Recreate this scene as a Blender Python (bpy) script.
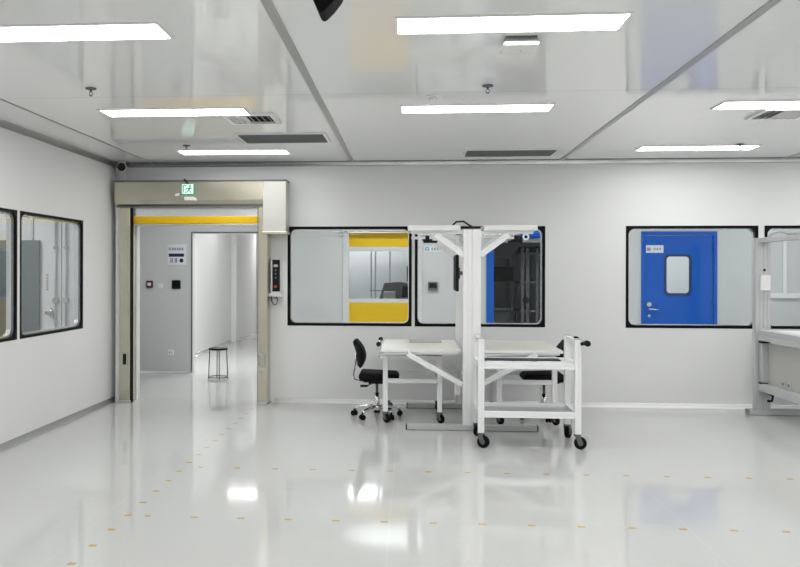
import bpy, bmesh, math, random
from mathutils import Vector, Matrix
random.seed(4)
PI = math.pi
SC = bpy.context.scene
C = SC.collection
for o in list(bpy.data.objects):
    bpy.data.objects.remove(o)

# ------------------------------------------------------------------ camera
cam = bpy.data.cameras.new('camera')
cam.lens = 36.0 * 850 / 800
cam.sensor_width = 36
cam.shift_x = 55 / 800
cam.shift_y = -11.5 / 800
cam.clip_end = 200
co = bpy.data.objects.new('camera', cam)
C.objects.link(co)
co.location = (0, 0, 1.57)
ROLL = -0.002
co.rotation_euler = (PI / 2, ROLL, math.atan(66 / 850))
SC.camera = co

# ------------------------------------------------------------------ world, exposure, lamps
w = bpy.data.worlds.new('world')
SC.world = w
w.use_nodes = True
w.node_tree.nodes['Background'].inputs[0].default_value = (0.8, 0.85, 0.9, 1)
w.node_tree.nodes['Background'].inputs[1].default_value = 0.15
SC.view_settings.view_transform = 'Standard'
SC.view_settings.look = 'None'
SC.view_settings.exposure = 0.0
SC.view_settings.gamma = 1.0
SC.view_settings.use_curve_mapping = False
LAMP = 15.8             # radiance of the LED ceiling panels
LAMP_COL = (1.0, 0.998, 0.985)
CEIL = 2.89
COLS = (-1.94, 0.517, 3.0, 5.46)
ROWS = [9.22 - 2.335 * k for k in range(9)]


def lamp(x, y, z, sx, sy, rad, col=LAMP_COL):
    d = bpy.data.lights.new('unseen_lamp', 'AREA')
    d.shape = 'RECTANGLE'
    d.size, d.size_y = sx, sy
    d.energy = rad * PI * sx * sy
    d.color = col
    o = bpy.data.objects.new('unseen_lamp', d)
    C.objects.link(o)
    o.location = (x, y, z)
    return o


VISIBLE = {(0, 0), (0, 1), (0, 2), (1, 1), (1, 2), (2, 0), (2, 1)}     # (column, row) seen in the photo
NONE = {(1, 0)}                                                        # an air grille there instead
for ci, cx in enumerate(COLS):
    for ri, cy in enumerate(ROWS):
        if (ci, ri) not in VISIBLE and (ci, ri) not in NONE:
            lamp(cx, cy, CEIL - 0.012, 1.18, 0.30, LAMP)
CORR = (0.97, 0.99, 1.0)
for cx, rad in ((-3.0, 15.5), (-0.3, 27.0), (2.6, 23.0), (5.2, 22.0)):
    lamp(cx, 11.5, CEIL - 0.012, 1.18, 0.3, rad, CORR)
lamp(2.1, 14.6, CEIL - 0.012, 0.6, 0.3, 5.0, CORR)  # weak fill lamp added to lift the dark room
for cy, rad in ((14.0, 62.0), (16.8, 12.0), (22.0, 32.0)):
    lamp(-3.05, cy, CEIL - 0.012, 1.18, 0.3, rad, (1.0, 1.0, 0.985))
for cy in (15.2, 17.1):  # nearer one added to brighten the machine room
    lamp(-0.75, cy, CEIL - 0.012, 1.18, 0.3, 18.0, CORR)
lamp(4.6, 14.2, CEIL - 0.012, 1.18, 0.3, 34.0, CORR)
for cx, cy in ((-5.4, 8.6), (-5.4, 6.2)):
    lamp(cx, cy, CEIL - 0.012, 1.18, 0.3, 30.0, CORR)


# ------------------------------------------------------------------ materials
def mat(name, col, rough=0.5, metal=0.0, spec=0.5, noise=0.0, nscale=6.0, emit=0.0, bump=0.0, bscale=40.0, coat=0.0):
    m = bpy.data.materials.new(name)
    m.use_nodes = True
    nt = m.node_tree
    b = nt.nodes['Principled BSDF']
    b.inputs['Base Color'].default_value = (*col, 1)
    b.inputs['Roughness'].default_value = rough
    b.inputs['Metallic'].default_value = metal
    b.inputs['Specular IOR Level'].default_value = spec
    b.inputs['Coat Weight'].default_value = coat
    if emit:
        b.inputs['Emission Color'].default_value = (*col, 1)
        b.inputs['Emission Strength'].default_value = emit
    if noise or bump:
        g = nt.nodes.new('ShaderNodeNewGeometry')
        n = nt.nodes.new('ShaderNodeTexNoise')
        n.inputs['Scale'].default_value = nscale
        n.inputs['Detail'].default_value = 4
        nt.links.new(g.outputs['Position'], n.inputs['Vector'])
        if noise:
            r = nt.nodes.new('ShaderNodeMapRange')
            r.inputs['To Min'].default_value = 1 - noise
            r.inputs['To Max'].default_value = 1 + noise
            nt.links.new(n.outputs['Fac'], r.inputs['Value'])
            x = nt.nodes.new('ShaderNodeMix')
            x.data_type = 'RGBA'
            x.blend_type = 'MULTIPLY'
            x.inputs['Factor'].default_value = 1
            x.inputs['A'].default_value = (*col, 1)
            nt.links.new(r.outputs['Result'], x.inputs['B'])
            nt.links.new(x.outputs['Result'], b.inputs['Base Color'])
        if bump:
            n2 = nt.nodes.new('ShaderNodeTexNoise')
            n2.inputs['Scale'].default_value = bscale
            nt.links.new(g.outputs['Position'], n2.inputs['Vector'])
            bp = nt.nodes.new('ShaderNodeBump')
            bp.inputs['Strength'].default_value = bump
            bp.inputs['Distance'].default_value = 0.01
            nt.links.new(n2.outputs['Fac'], bp.inputs['Height'])
            nt.links.new(bp.outputs['Normal'], b.inputs['Normal'])
    return m


class NT:
    """small helper for math chains"""
    def __init__(s, m):
        s.t = m.node_tree

    def v(s, op, a, b=None, c=None):
        n = s.t.nodes.new('ShaderNodeMath')
        n.operation = op
        for i, q in enumerate((a, b, c)):
            if q is None:
                continue
            if isinstance(q, (int, float)):
                n.inputs[i].default_value = q
            else:
                s.t.links.new(q, n.inputs[i])
        return n.outputs[0]


def glass(name, tint, ior=1.5):
    m = bpy.data.materials.new(name)
    m.use_nodes = True
    nt = m.node_tree
    nt.nodes.clear()
    out = nt.nodes.new('ShaderNodeOutputMaterial')
    mx = nt.nodes.new('ShaderNodeMixShader')
    tr = nt.nodes.new('ShaderNodeBsdfTransparent')
    gl = nt.nodes.new('ShaderNodeBsdfGlossy')
    geo = nt.nodes.new('ShaderNodeNewGeometry')
    dot = nt.nodes.new('ShaderNodeVectorMath')
    dot.operation = 'DOT_PRODUCT'
    nt.links.new(geo.outputs['Normal'], dot.inputs[0])
    nt.links.new(geo.outputs['Incoming'], dot.inputs[1])
    k = NT(m)
    f0 = ((ior - 1) / (ior + 1)) ** 2
    sch = k.v('POWER', k.v('SUBTRACT', 1.0, k.v('ABSOLUTE', dot.outputs['Value'])), 5.0)
    fres = k.v('MULTIPLY_ADD', sch, 1 - f0, f0)
    tr.inputs[0].default_value = (*tint, 1)
    gl.inputs['Roughness'].default_value = 0.0
    gl.inputs['Color'].default_value = (0.95, 0.97, 1, 1)
    nt.links.new(fres, mx.inputs[0])
    nt.links.new(tr.outputs[0], mx.inputs[1])
    nt.links.new(gl.outputs[0], mx.inputs[2])
    nt.links.new(mx.outputs[0], out.inputs[0])
    return m


def floor_material():
    m = mat('pale_resin_floor', (0.70, 0.71, 0.70), rough=0.1, spec=0.36)
    nt = m.node_tree
    k = NT(m)
    g = nt.nodes.new('ShaderNodeNewGeometry')
    sp = nt.nodes.new('ShaderNodeSeparateXYZ')
    nt.links.new(g.outputs['Position'], sp.inputs[0])
    X, Y = sp.outputs[0], sp.outputs[1]

    def near(v, c, h):
        return k.v('LESS_THAN', k.v('ABSOLUTE', k.v('SUBTRACT', v, c)), h)

    def comb(v, ph, step, h):
        f = k.v('FRACT', k.v('ADD', k.v('DIVIDE', k.v('SUBTRACT', v, ph), step), 0.5))
        return k.v('LESS_THAN', k.v('ABSOLUTE', k.v('SUBTRACT', f, 0.5)), h / step)

    rows = k.v('MAXIMUM', near(Y, 5.345, 0.018), near(Y, 6.715, 0.02))
    rows = k.v('MULTIPLY', k.v('MULTIPLY', rows, comb(X, 0.14, 0.3045, 0.023)), k.v('GREATER_THAN', X, -1.7))
    line = k.v('MULTIPLY', k.v('MULTIPLY', near(X, -1.815, 0.023), comb(Y, 4.44, 0.304, 0.02)),
               k.v('LESS_THAN', Y, 10.0))
    line = k.v('MULTIPLY', line, k.v('GREATER_THAN', Y, 3.0))
    dots = k.v('MAXIMUM', rows, line)
    seam = k.v('MAXIMUM', comb(X, 1.70, 1.83, 0.005), comb(Y, 5.41, 2.74, 0.005))
    seam = k.v('MULTIPLY', seam, 0.10)
    n = nt.nodes.new('ShaderNodeTexNoise')
    n.inputs['Scale'].default_value = 0.9
    n.inputs['Detail'].default_value = 3
    nt.links.new(g.outputs['Position'], n.inputs['Vector'])
    base = nt.nodes.new('ShaderNodeMix')
    base.data_type = 'RGBA'
    base.inputs['A'].default_value = (0.555, 0.56, 0.55, 1)
    base.inputs['B'].default_value = (0.585, 0.59, 0.58, 1)
    nt.links.new(n.outputs['Fac'], base.inputs['Factor'])
    s2 = nt.nodes.new('ShaderNodeMix')
    s2.data_type = 'RGBA'
    s2.inputs['B'].default_value = (0.85, 0.85, 0.85, 1)
    nt.links.new(base.outputs['Result'], s2.inputs['A'])
    nt.links.new(seam, s2.inputs['Factor'])
    s3 = nt.nodes.new('ShaderNodeMix')
    s3.data_type = 'RGBA'
    s3.inputs['B'].default_value = (0.56, 0.37, 0.09, 1)
    nt.links.new(s2.outputs['Result'], s3.inputs['A'])
    nt.links.new(k.v('MULTIPLY', dots, 0.92), s3.inputs['Factor'])
    nt.links.new(s3.outputs['Result'], nt.nodes['Principled BSDF'].inputs['Base Color'])
    n2 = nt.nodes.new('ShaderNodeTexNoise')
    n2.inputs['Scale'].default_value = 2.2
    nt.links.new(g.outputs['Position'], n2.inputs['Vector'])
    mr = nt.nodes.new('ShaderNodeMapRange')
    mr.inputs['To Min'].default_value = 0.05
    mr.inputs['To Max'].default_value = 0.10
    nt.links.new(n2.outputs['Fac'], mr.inputs['Value'])
    nt.links.new(mr.outputs['Result'], nt.nodes['Principled BSDF'].inputs['Roughness'])
    return m


def ceiling_material():
    m = mat('white_ceiling_panels', (0.8, 0.8, 0.78), rough=0.07, spec=0.34)
    nt = m.node_tree
    k = NT(m)
    g = nt.nodes.new('ShaderNodeNewGeometry')
    sp = nt.nodes.new('ShaderNodeSeparateXYZ')
    nt.links.new(g.outputs['Position'], sp.inputs[0])
    X, Y = sp.outputs[0], sp.outputs[1]

    def comb(v, ph, step, h):
        f = k.v('FRACT', k.v('ADD', k.v('DIVIDE', k.v('SUBTRACT', v, ph), step), 0.5))
        return k.v('LESS_THAN', k.v('ABSOLUTE', k.v('SUBTRACT', f, 0.5)), h / step)
    seam = comb(Y, 6.28, 3.6, 0.005)
    # each panel is coated a touch differently
    cell = k.v('ADD', k.v('MULTIPLY', k.v('FLOOR', k.v('DIVIDE', k.v('ADD', X, 0.71), 1.2275)), 7.31),
               k.v('MULTIPLY', k.v('FLOOR', k.v('DIVIDE', k.v('SUBTRACT', Y, 6.28), 3.6)), 3.17))
    wn = nt.nodes.new('ShaderNodeTexWhiteNoise')
    wn.noise_dimensions = '1D'
    nt.links.new(cell, wn.inputs['W'])
    base = nt.nodes.new('ShaderNodeMix')
    base.data_type = 'RGBA'
    base.inputs['A'].default_value = (0.87, 0.875, 0.87, 1)
    base.inputs['B'].default_value = (0.90, 0.90, 0.89, 1)
    nt.links.new(wn.outputs['Value'], base.inputs['Factor'])
    s2 = nt.nodes.new('ShaderNodeMix')
    s2.data_type = 'RGBA'
    s2.inputs['B'].default_value = (0.4, 0.4, 0.4, 1)
    nt.links.new(base.outputs['Result'], s2.inputs['A'])
    nt.links.new(k.v('MULTIPLY', seam, 0.5), s2.inputs['Factor'])
    nt.links.new(s2.outputs['Result'], nt.nodes['Principled BSDF'].inputs['Base Color'])
    return m


M = dict(
    floor=floor_material(), ceiling=ceiling_material(),
    wall=mat('white_wall_panel', (0.80, 0.805, 0.805), 0.42, noise=0.012, nscale=1.5),
    wall_grey=mat('grey_wall_panel', (0.63, 0.645, 0.64), 0.4, noise=0.012, nscale=1.5),
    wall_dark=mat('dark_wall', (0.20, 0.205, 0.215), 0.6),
    strip=mat('grey_joint_strip', (0.40, 0.40, 0.39), 0.35, 0.3),
    alu=mat('satin_aluminium', (0.84, 0.85, 0.86), 0.24, 0.75, noise=0.02, nscale=9),
    alu_dull=mat('dull_aluminium', (0.50, 0.51, 0.51), 0.38, 0.45),
    profile=mat('white_aluminium_profile', (0.86, 0.865, 0.87), 0.38, 0.1, noise=0.015, nscale=12),
    profile_grey=mat('grey_aluminium_profile', (0.52, 0.53, 0.53), 0.38, 0.2, noise=0.015, nscale=12),
    steel=mat('brushed_stainless_steel', (0.56, 0.53, 0.43), 0.22, 0.94, noise=0.05, nscale=3),
    steel_pale=mat('pale_cover_steel', (0.62, 0.61, 0.57), 0.38, 0.3, noise=0.02, nscale=3),
    black=mat('black_plastic', (0.006, 0.006, 0.007), 0.5, spec=0.25, noise=0.1, nscale=30),
    black_frame=mat('black_window_frame', (0.004, 0.004, 0.005), 0.5, spec=0.12),
    rubber=mat('black_rubber', (0.005, 0.005, 0.005), 0.7, spec=0.12),
    fabric=mat('black_pu_foam', (0.005, 0.005, 0.006), 0.7, spec=0.15, bump=0.25, bscale=120),
    chrome=mat('chrome', (0.72, 0.72, 0.73), 0.16, 1.0),
    white=mat('white_plastic', (0.82, 0.82, 0.81), 0.4, noise=0.01),
    white_steel=mat('white_painted_steel', (0.78, 0.80, 0.80), 0.4, noise=0.01),
    cream=mat('cream_laminate', (0.76, 0.75, 0.68), 0.35, noise=0.03, nscale=2.5),
    yellow=mat('yellow_curtain', (0.80, 0.50, 0.004), 0.45, spec=0.3, noise=0.06, nscale=4),
    ochre=mat('ochre_panel', (0.50, 0.27, 0.05), 0.5, noise=0.1, nscale=4),
    blue=mat('blue_painted_door', (0.003, 0.105, 0.52), 0.4, spec=0.25, noise=0.05, nscale=2),
    blue_dark=mat('dark_blue_seal', (0.01, 0.035, 0.13), 0.5),
    navy=mat('navy_print', (0.012, 0.015, 0.07), 0.5),
    green=mat('green_sign_face', (0.01, 0.30, 0.16), 0.4, emit=0.25),
    sign_white=mat('lit_sign_white', (0.80, 0.96, 0.90), 0.4, emit=0.35),
    paper=mat('white_paper', (0.78, 0.80, 0.84), 0.6),
    red=mat('red_plastic', (0.55, 0.03, 0.02), 0.4),
    dark_red=mat('dark_red_plastic', (0.075, 0.015, 0.018), 0.5),
    mat_black=mat('black_antistatic_mat', (0.02, 0.02, 0.022), 0.55),
    tray=mat('grey_tray', (0.46, 0.48, 0.50), 0.4, 0.2),
    gunmetal=mat('gunmetal', (0.13, 0.135, 0.14), 0.45, 0.3),
    grey_cab=mat('grey_cabinet_paint', (0.16, 0.18, 0.19), 0.45),
    grille=mat('grille_grey', (0.16, 0.165, 0.165), 0.5, 0.3),
    void=mat('duct_dark', (0.01, 0.01, 0.01), 0.9),
    beige=mat('beige_panel', (0.46, 0.46, 0.42), 0.42, noise=0.03),
    base_sheen=mat('cove_base_sheen', (0.9, 0.9, 0.9), 0.25),  # aluminium cove base; the light it reflects is painted in as white
    diffuser=mat('led_diffuser', LAMP_COL, 0.5, emit=LAMP),
    glass=glass('window_glass', (0.965, 0.98, 0.976), 1.25),
    pvc=glass('clear_curtain', (0.96, 0.97, 0.98), 1.25),
)

# ------------------------------------------------------------------ mesh building
ORG = {}


class MB:
    def __init__(s):
        s.bm = bmesh.new()

    def box(s, x0, x1, y0, y1, z0, z1, bev=0.0, seg=2, mtx=None):
        t = bmesh.new()
        bmesh.ops.create_cube(t, size=1)
        for v in t.verts:
            v.co = Vector(((x0 + x1) / 2 + v.co.x * (x1 - x0), (y0 + y1) / 2 + v.co.y * (y1 - y0),
                           (z0 + z1) / 2 + v.co.z * (z1 - z0)))
        if bev:
            bmesh.ops.bevel(t, geom=t.edges[:], offset=bev, segments=seg, profile=0.5, affect='EDGES')
        s._add(t, mtx)
        return s

    def _add(s, t, mtx=None):
        if mtx is not None:
            bmesh.ops.transform(t, matrix=mtx, verts=t.verts[:])
        me = bpy.data.meshes.new('tmp')
        t.to_mesh(me)
        t.free()
        s.bm.from_mesh(me)
        bpy.data.meshes.remove(me)

    def bar(s, p, q, wx, wy, up=(0, 0, 1), bev=0.0):
        """rectangular bar from p to q; wx across, wy along 'up'"""
        p, q = Vector(p), Vector(q)
        d = (q - p)
        L = d.length
        d.normalize()
        u = Vector(up)
        x = d.cross(u).normalized()
        u = x.cross(d).normalized()
        mt = Matrix((x, d, u)).transposed().to_4x4()
        mt.translation = (p + q) / 2
        s.box(-wx / 2, wx / 2, -L / 2, L / 2, -wy / 2, wy / 2, bev, 1, mt)
        return s

    def cyl(s, p, q, r, r2=None, n=16, caps=True):
        p, q = Vector(p), Vector(q)
        d = q - p
        t = bmesh.new()
        bmesh.ops.create_cone(t, cap_ends=caps, segments=n, radius1=r, radius2=r if r2 is None else r2, depth=d.length)
        mt = d.to_track_quat('Z', 'Y').to_matrix().to_4x4()
        mt.translation = (p + q) / 2
        for f in t.faces:
            f.smooth = len(f.verts) == 4
        s._add(t, mt)
        return s

    def tube(s, pts, r, n=8, closed=False):
        pts = [Vector(p) for p in pts]
        N = len(pts)
        rings = []
        prev = None
        for i, p in enumerate(pts):
            if closed:
                d = pts[(i + 1) % N] - pts[i - 1]
            else:
                d = pts[min(i + 1, N - 1)] - pts[max(i - 1, 0)]
            d.normalize()
            if prev is None:
                a = Vector((0, 0, 1)) if abs(d.z) < 0.9 else Vector((1, 0, 0))
                u = d.cross(a).normalized()
            else:
                u = (prev - d * prev.dot(d)).normalized()
            prev = u
            v = d.cross(u)
            rings.append([s.bm.verts.new(p + (u * math.cos(2 * PI * k / n) + v * math.sin(2 * PI * k / n)) * r)
                          for k in range(n)])
        for i in range(N if closed else N - 1):
            a, b = rings[i], rings[(i + 1) % N]
            for k in range(n):
                f = s.bm.faces.new((a[k], a[(k + 1) % n], b[(k + 1) % n], b[k]))
                f.smooth = True
        if not closed:
            s.bm.faces.new(rings[0][::-1])
            s.bm.faces.new(rings[-1])
        return s

    def lathe(s, prof, c=(0, 0, 0), n=24):
        rings = []
        for r, z in prof:
            rings.append([s.bm.verts.new((c[0] + r * math.cos(2 * PI * k / n), c[1] + r * math.sin(2 * PI * k / n), c[2] + z))
                          for k in range(n)])
        for a, b in zip(rings, rings[1:]):
            for k in range(n):
                f = s.bm.faces.new((a[k], a[(k + 1) % n], b[(k + 1) % n], b[k]))
                f.smooth = True
        s.bm.faces.new(rings[0][::-1])
        s.bm.faces.new(rings[-1])
        return s

    def prism(s, poly, a0, a1, axis='y'):
        """extrude a 2D polygon: axis y -> (x,z), axis x -> (y,z), axis z -> (x,y)"""
        def P(u, v, a):
            return {'y': (u, a, v), 'x': (a, u, v), 'z': (u, v, a)}[axis]
        A = [s.bm.verts.new(P(u, v, a0)) for u, v in poly]
        B = [s.bm.verts.new(P(u, v, a1)) for u, v in poly]
        n = len(poly)
        s.bm.faces.new(A)
        s.bm.faces.new(B[::-1])
        for i in range(n):
            s.bm.faces.new((A[i], B[i], B[(i + 1) % n], A[(i + 1) % n]))
        return s

    def ring(s, o, i, r, a0, a1, axis='y', ro=0.0, seg=6):
        """frame: outer rectangle o=(u0,u1,v0,v1), inner rounded rectangle i with radius r"""
        def rr(b, rad):
            u0, u1, v0, v1 = b
            pts = []
            for cu, cv, st in ((u1 - rad, v1 - rad, 0), (u0 + rad, v1 - rad, 1), (u0 + rad, v0 + rad, 2), (u1 - rad, v0 + rad, 3)):
                for k in range(seg + 1):
                    a = (st + k / seg) * PI / 2
                    pts.append((cu + rad * math.cos(a), cv + rad * math.sin(a)))
            return pts
        def P(u, v, a):
            return {'y': (u, a, v), 'x': (a, u, v), 'z': (u, v, a)}[axis]
        O, I = rr(o, max(ro, 0.0005)), rr(i, r)
        V = [[s.bm.verts.new(P(u, v, a)) for u, v in L] for L in (O, I) for a in (a0, a1)]
        n = len(O)
        for k in range(n):
            j = (k + 1) % n
            s.bm.faces.new((V[0][k], V[0][j], V[2][j], V[2][k]))
            s.bm.faces.new((V[1][k], V[3][k], V[3][j], V[1][j]))
            s.bm.faces.new((V[0][k], V[1][k], V[1][j], V[0][j]))
            s.bm.faces.new((V[2][k], V[2][j], V[3][j], V[3][k]))
        return s

    def rrbox(s, u0, u1, v0, v1, r, a0, a1, axis='y', seg=5):
        pts = []
        for cu, cv, st in ((u1 - r, v1 - r, 0), (u0 + r, v1 - r, 1), (u0 + r, v0 + r, 2), (u1 - r, v0 + r, 3)):
            for k in range(seg + 1):
                a = (st + k / seg) * PI / 2
                pts.append((cu + r * math.cos(a), cv + r * math.sin(a)))
        return s.prism(pts, a0, a1, axis)

    def build(s, name, material, parent=None, sub=0):
        bm = s.bm
        bmesh.ops.recalc_face_normals(bm, faces=bm.faces[:])
        if parent is not None:
            org = ORG[parent.name]
        else:
            xs = [v.co for v in bm.verts]
            mn = Vector([min(c[i] for c in xs) for i in range(3)])
            mx = Vector([max(c[i] for c in xs) for i in range(3)])
            org = Vector(((mn.x + mx.x) / 2, (mn.y + mx.y) / 2, mn.z))
        for v in bm.verts:
            v.co -= org
        me = bpy.data.meshes.new(name)
        bm.to_mesh(me)
        bm.free()
        me.materials.append(M[material])
        o = bpy.data.objects.new(name, me)
        C.objects.link(o)
        if parent is not None:
            o.parent = parent
        else:
            o.location = org
        ORG[o.name] = org.copy()
        return o


def B(*a, **k):
    return MB().box(*a, **k)


def tag(o, label, cat, group=None, kind=None):
    o['label'] = label
    o['category'] = cat
    if group:
        o['group'] = group
    if kind:
        o['kind'] = kind
    return o


def thing(name, loc, label, cat, group=None):
    o = bpy.data.objects.new(name, None)
    o.empty_display_size = 0.1
    C.objects.link(o)
    o.location = loc
    ORG[o.name] = Vector(loc)
    return tag(o, label, cat, group)


def struct(o):
    o['kind'] = 'structure'
    return o


def lab(o, label):
    o['label'] = label
    return o


def copy_tree(o, parent=None):
    c = o.copy()
    C.objects.link(c)
    if parent is not None:
        c.parent = parent
    for ch in list(o.children):
        copy_tree(ch, c)
    return c


def wall(name, axis, a0, a1, u0, u1, z0, z1, holes, material):
    """panel wall with real openings. axis 'y': plane across Y, u = X; axis 'x': u = Y"""
    us = sorted({u0, u1, *[h[0] for h in holes], *[h[1] for h in holes]})
    zs = sorted({z0, z1, *[h[2] for h in holes], *[h[3] for h in holes]})
    us = [u for u in us if u0 <= u <= u1]
    zs = [z for z in zs if z0 <= z <= z1]
    bm = bmesh.new()

    def P(u, z, a):
        return (u, a, z) if axis == 'y' else (a, u, z)

    def solid(i, j):
        if i < 0 or j < 0 or i >= len(us) - 1 or j >= len(zs) - 1:
            return False
        cu, cz = (us[i] + us[i + 1]) / 2, (zs[j] + zs[j + 1]) / 2
        return not any(h[0] < cu < h[1] and h[2] < cz < h[3] for h in holes)
    V = {}

    def vert(i, j, a):
        k = (i, j, a)
        if k not in V:
            V[k] = bm.verts.new(P(us[i], zs[j], a))
        return V[k]
    for i in range(len(us) - 1):
        for j in range(len(zs) - 1):
            if not solid(i, j):
                continue
            c = [(i, j), (i + 1, j), (i + 1, j + 1), (i, j + 1)]
            for a in (a0, a1):
                bm.faces.new([vert(*q, a) for q in c])
            for (di, dj), (p, q) in (((0, -1), (c[0], c[1])), ((1, 0), (c[1], c[2])), ((0, 1), (c[2], c[3])), ((-1, 0), (c[3], c[0]))):
                if not solid(i + di, j + dj):
                    bm.faces.new((vert(*p, a0), vert(*q, a0), vert(*q, a1), vert(*p, a1)))
    m = MB()
    m.bm.free()
    m.bm = bm
    return struct(m.build(name, material))


# ================================================================== SETTING
WB, WC, XL = 10.15, 12.90, -3.60      # back wall face, corridor wall face, left wall face
struct(B(-8.2, 7.2, -12.2, 27, -0.2, 0).build('floor', 'floor'))
struct(B(-8.2, 7.2, -12.2, 27, CEIL, CEIL + 0.2).build('ceiling', 'ceiling'))
ZW0, ZW1 = 0.925, 2.115
WINX = [(-1.482, 0.008), (0.045, 1.573), (2.50, 3.995), (4.065, 5.55)]
WINY = [(7.59, 9.10), (6.02, 7.53)]
DOOR = (-3.33, -1.80, 0, 2.36)
wall('wall_back', 'y', WB, WB + 0.10, -8.2, 6.8, 0, CEIL, [DOOR] + [(a, b, ZW0, ZW1) for a, b in WINX], 'wall')
wall('wall_left', 'x', XL - 0.08, XL, -12, WB, 0, CEIL, [(a, b, 0.945, 2.13) for a, b in WINY], 'wall')
wall('wall_right', 'x', 6.8, 6.9, -12, 27, 0, CEIL, [], 'wall')
wall('wall_front', 'y', -12.1, -12, -8.2, 6.9, 0, CEIL, [], 'wall')
PASS = (-3.355, -2.15, 0, 2.155)
RAPID = (-0.98, 0.12, 0, 2.18)
DARK = (1.24, 2.30, 0, 2.02)
BLUE = (3.40, 4.49, 0, 2.18)
wall('wall_corridor', 'y', WC, WC + 0.1, -6.0, 6.8, 0, CEIL, [PASS, RAPID, DARK, BLUE], 'wall_grey')
struct(B(-6.1, -6.0, WB + 0.1, WC + 0.1, 0, CEIL).build('wall_corridor_left', 'wall_grey'))
# passage beyond the corridor
struct(B(-4.1, -4.0, WC + 0.1, 26, 0, CEIL).build('wall_passage_left', 'wall'))
struct(B(-1.55, -1.45, WC + 0.1, 26, 0, CEIL).build('wall_passage_right', 'wall'))
struct(B(-4.1, -1.45, 26, 26.1, 0, CEIL).build('wall_passage_end', 'wall'))
struct(B(-4.0, -3.88, 18.7, 19.3, 0, CEIL, bev=0.01).build('trim_13', 'wall'))
struct(B(-4.0, -3.88, 21.8, 22.4, 0, CEIL, bev=0.01).build('trim_14', 'wall'))
# machine room and dark room behind the corridor wall
struct(B(-1.45, 1.05, 17.5, 17.6, 0, CEIL).build('wall_machine_room', 'wall'))
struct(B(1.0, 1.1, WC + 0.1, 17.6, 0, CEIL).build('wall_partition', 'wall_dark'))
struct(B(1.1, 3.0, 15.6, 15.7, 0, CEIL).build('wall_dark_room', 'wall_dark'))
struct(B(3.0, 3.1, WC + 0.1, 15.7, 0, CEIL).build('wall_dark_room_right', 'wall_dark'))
struct(B(3.1, 6.8, 15.6, 15.7, 0, CEIL).build('wall_store_room', 'wall'))
# left annex outer walls
struct(B(-8.2, -8.1, -12, WB, 0, CEIL).build('wall_annex', 'wall'))
struct(B(-8.1, XL - 0.08, 3.9, 4.0, 0, CEIL).build('wall_annex_front', 'wall'))

# ceiling joint strips, coves, baseboards
for i, x in enumerate((-0.705, 1.755, 4.27, -3.14)):
    hw = 0.026 if i < 2 else 0.012
    struct(B(x - hw, x + hw, -12, WB, CEIL - 0.006, CEIL).build('trim_%d' % (i + 1), 'strip'))


def cove(m, p, q, inward, r=0.05, top=True):
    """concave quarter-round strip between a wall and the ceiling or floor"""
    p, q, inward = Vector(p), Vector(q), Vector(inward)
    s = -1 if top else 1
    poly = [Vector((0, 0, 0)), inward * r]
    for k in range(1, 6):
        a = PI / 2 * k / 6
        poly.append(inward * (r - r * math.sin(a)) + Vector((0, 0, s * (r - r * math.cos(a)))))
    poly.append(Vector((0, 0, s * r)))
    A = [m.bm.verts.new(p + v) for v in poly]
    Bv = [m.bm.verts.new(q + v) for v in poly]
    m.bm.faces.new(A)
    m.bm.faces.new(Bv[::-1])
    for i in range(len(poly)):
        j = (i + 1) % len(poly)
        f = m.bm.faces.new((A[i], Bv[i], Bv[j], A[j]))
        f.smooth = 1 <= i < len(poly) - 1
    return m


struct(cove(MB(), (XL, WB, CEIL), (6.8, WB, CEIL), (0, -1, 0)).build('trim_5', 'alu'))
struct(B(XL, 6.8, WB - 0.085, WB - 0.05, CEIL - 0.006, CEIL).build('trim_15', 'gunmetal'))
struct(cove(MB(), (XL, -12, CEIL), (XL, WB, CEIL), (1, 0, 0)).build('trim_6', 'alu_dull'))
struct(cove(MB(), (-1.64, WB, 0), (6.8, WB, 0), (0, -1, 0), top=False).build('baseboard_back', 'base_sheen'))
struct(cove(MB(), (XL, -12, 0), (XL, WB, 0), (1, 0, 0), top=False).build('baseboard_left', 'alu_dull'))
struct(cove(MB(), (-6.0, WC, 0), (PASS[0], WC, 0), (0, -1, 0), r=0.04, top=False).build('baseboard_corridor', 'alu_dull'))
struct(cove(MB(), (PASS[1], WC, 0), (RAPID[0], WC, 0), (0, -1, 0), r=0.04, top=False).build('baseboard_corridor', 'alu_dull'))
struct(cove(MB(), (-4.0, WC + 0.1, 0), (-4.0, 18.7, 0), (1, 0, 0), r=0.05, top=False).build('baseboard_passage', 'alu'))
# slim dark reveal of the passage opening
m = MB()
m.box(PASS[0] - 0.03, PASS[0] - 0.012, WC - 0.006, WC, 0, PASS[3] + 0.03)
m.box(PASS[0] - 0.03, PASS[1] + 0.03, WC - 0.006, WC, PASS[3] + 0.012, PASS[3] + 0.03)
struct(m.build('trim_7', 'gunmetal'))


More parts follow.
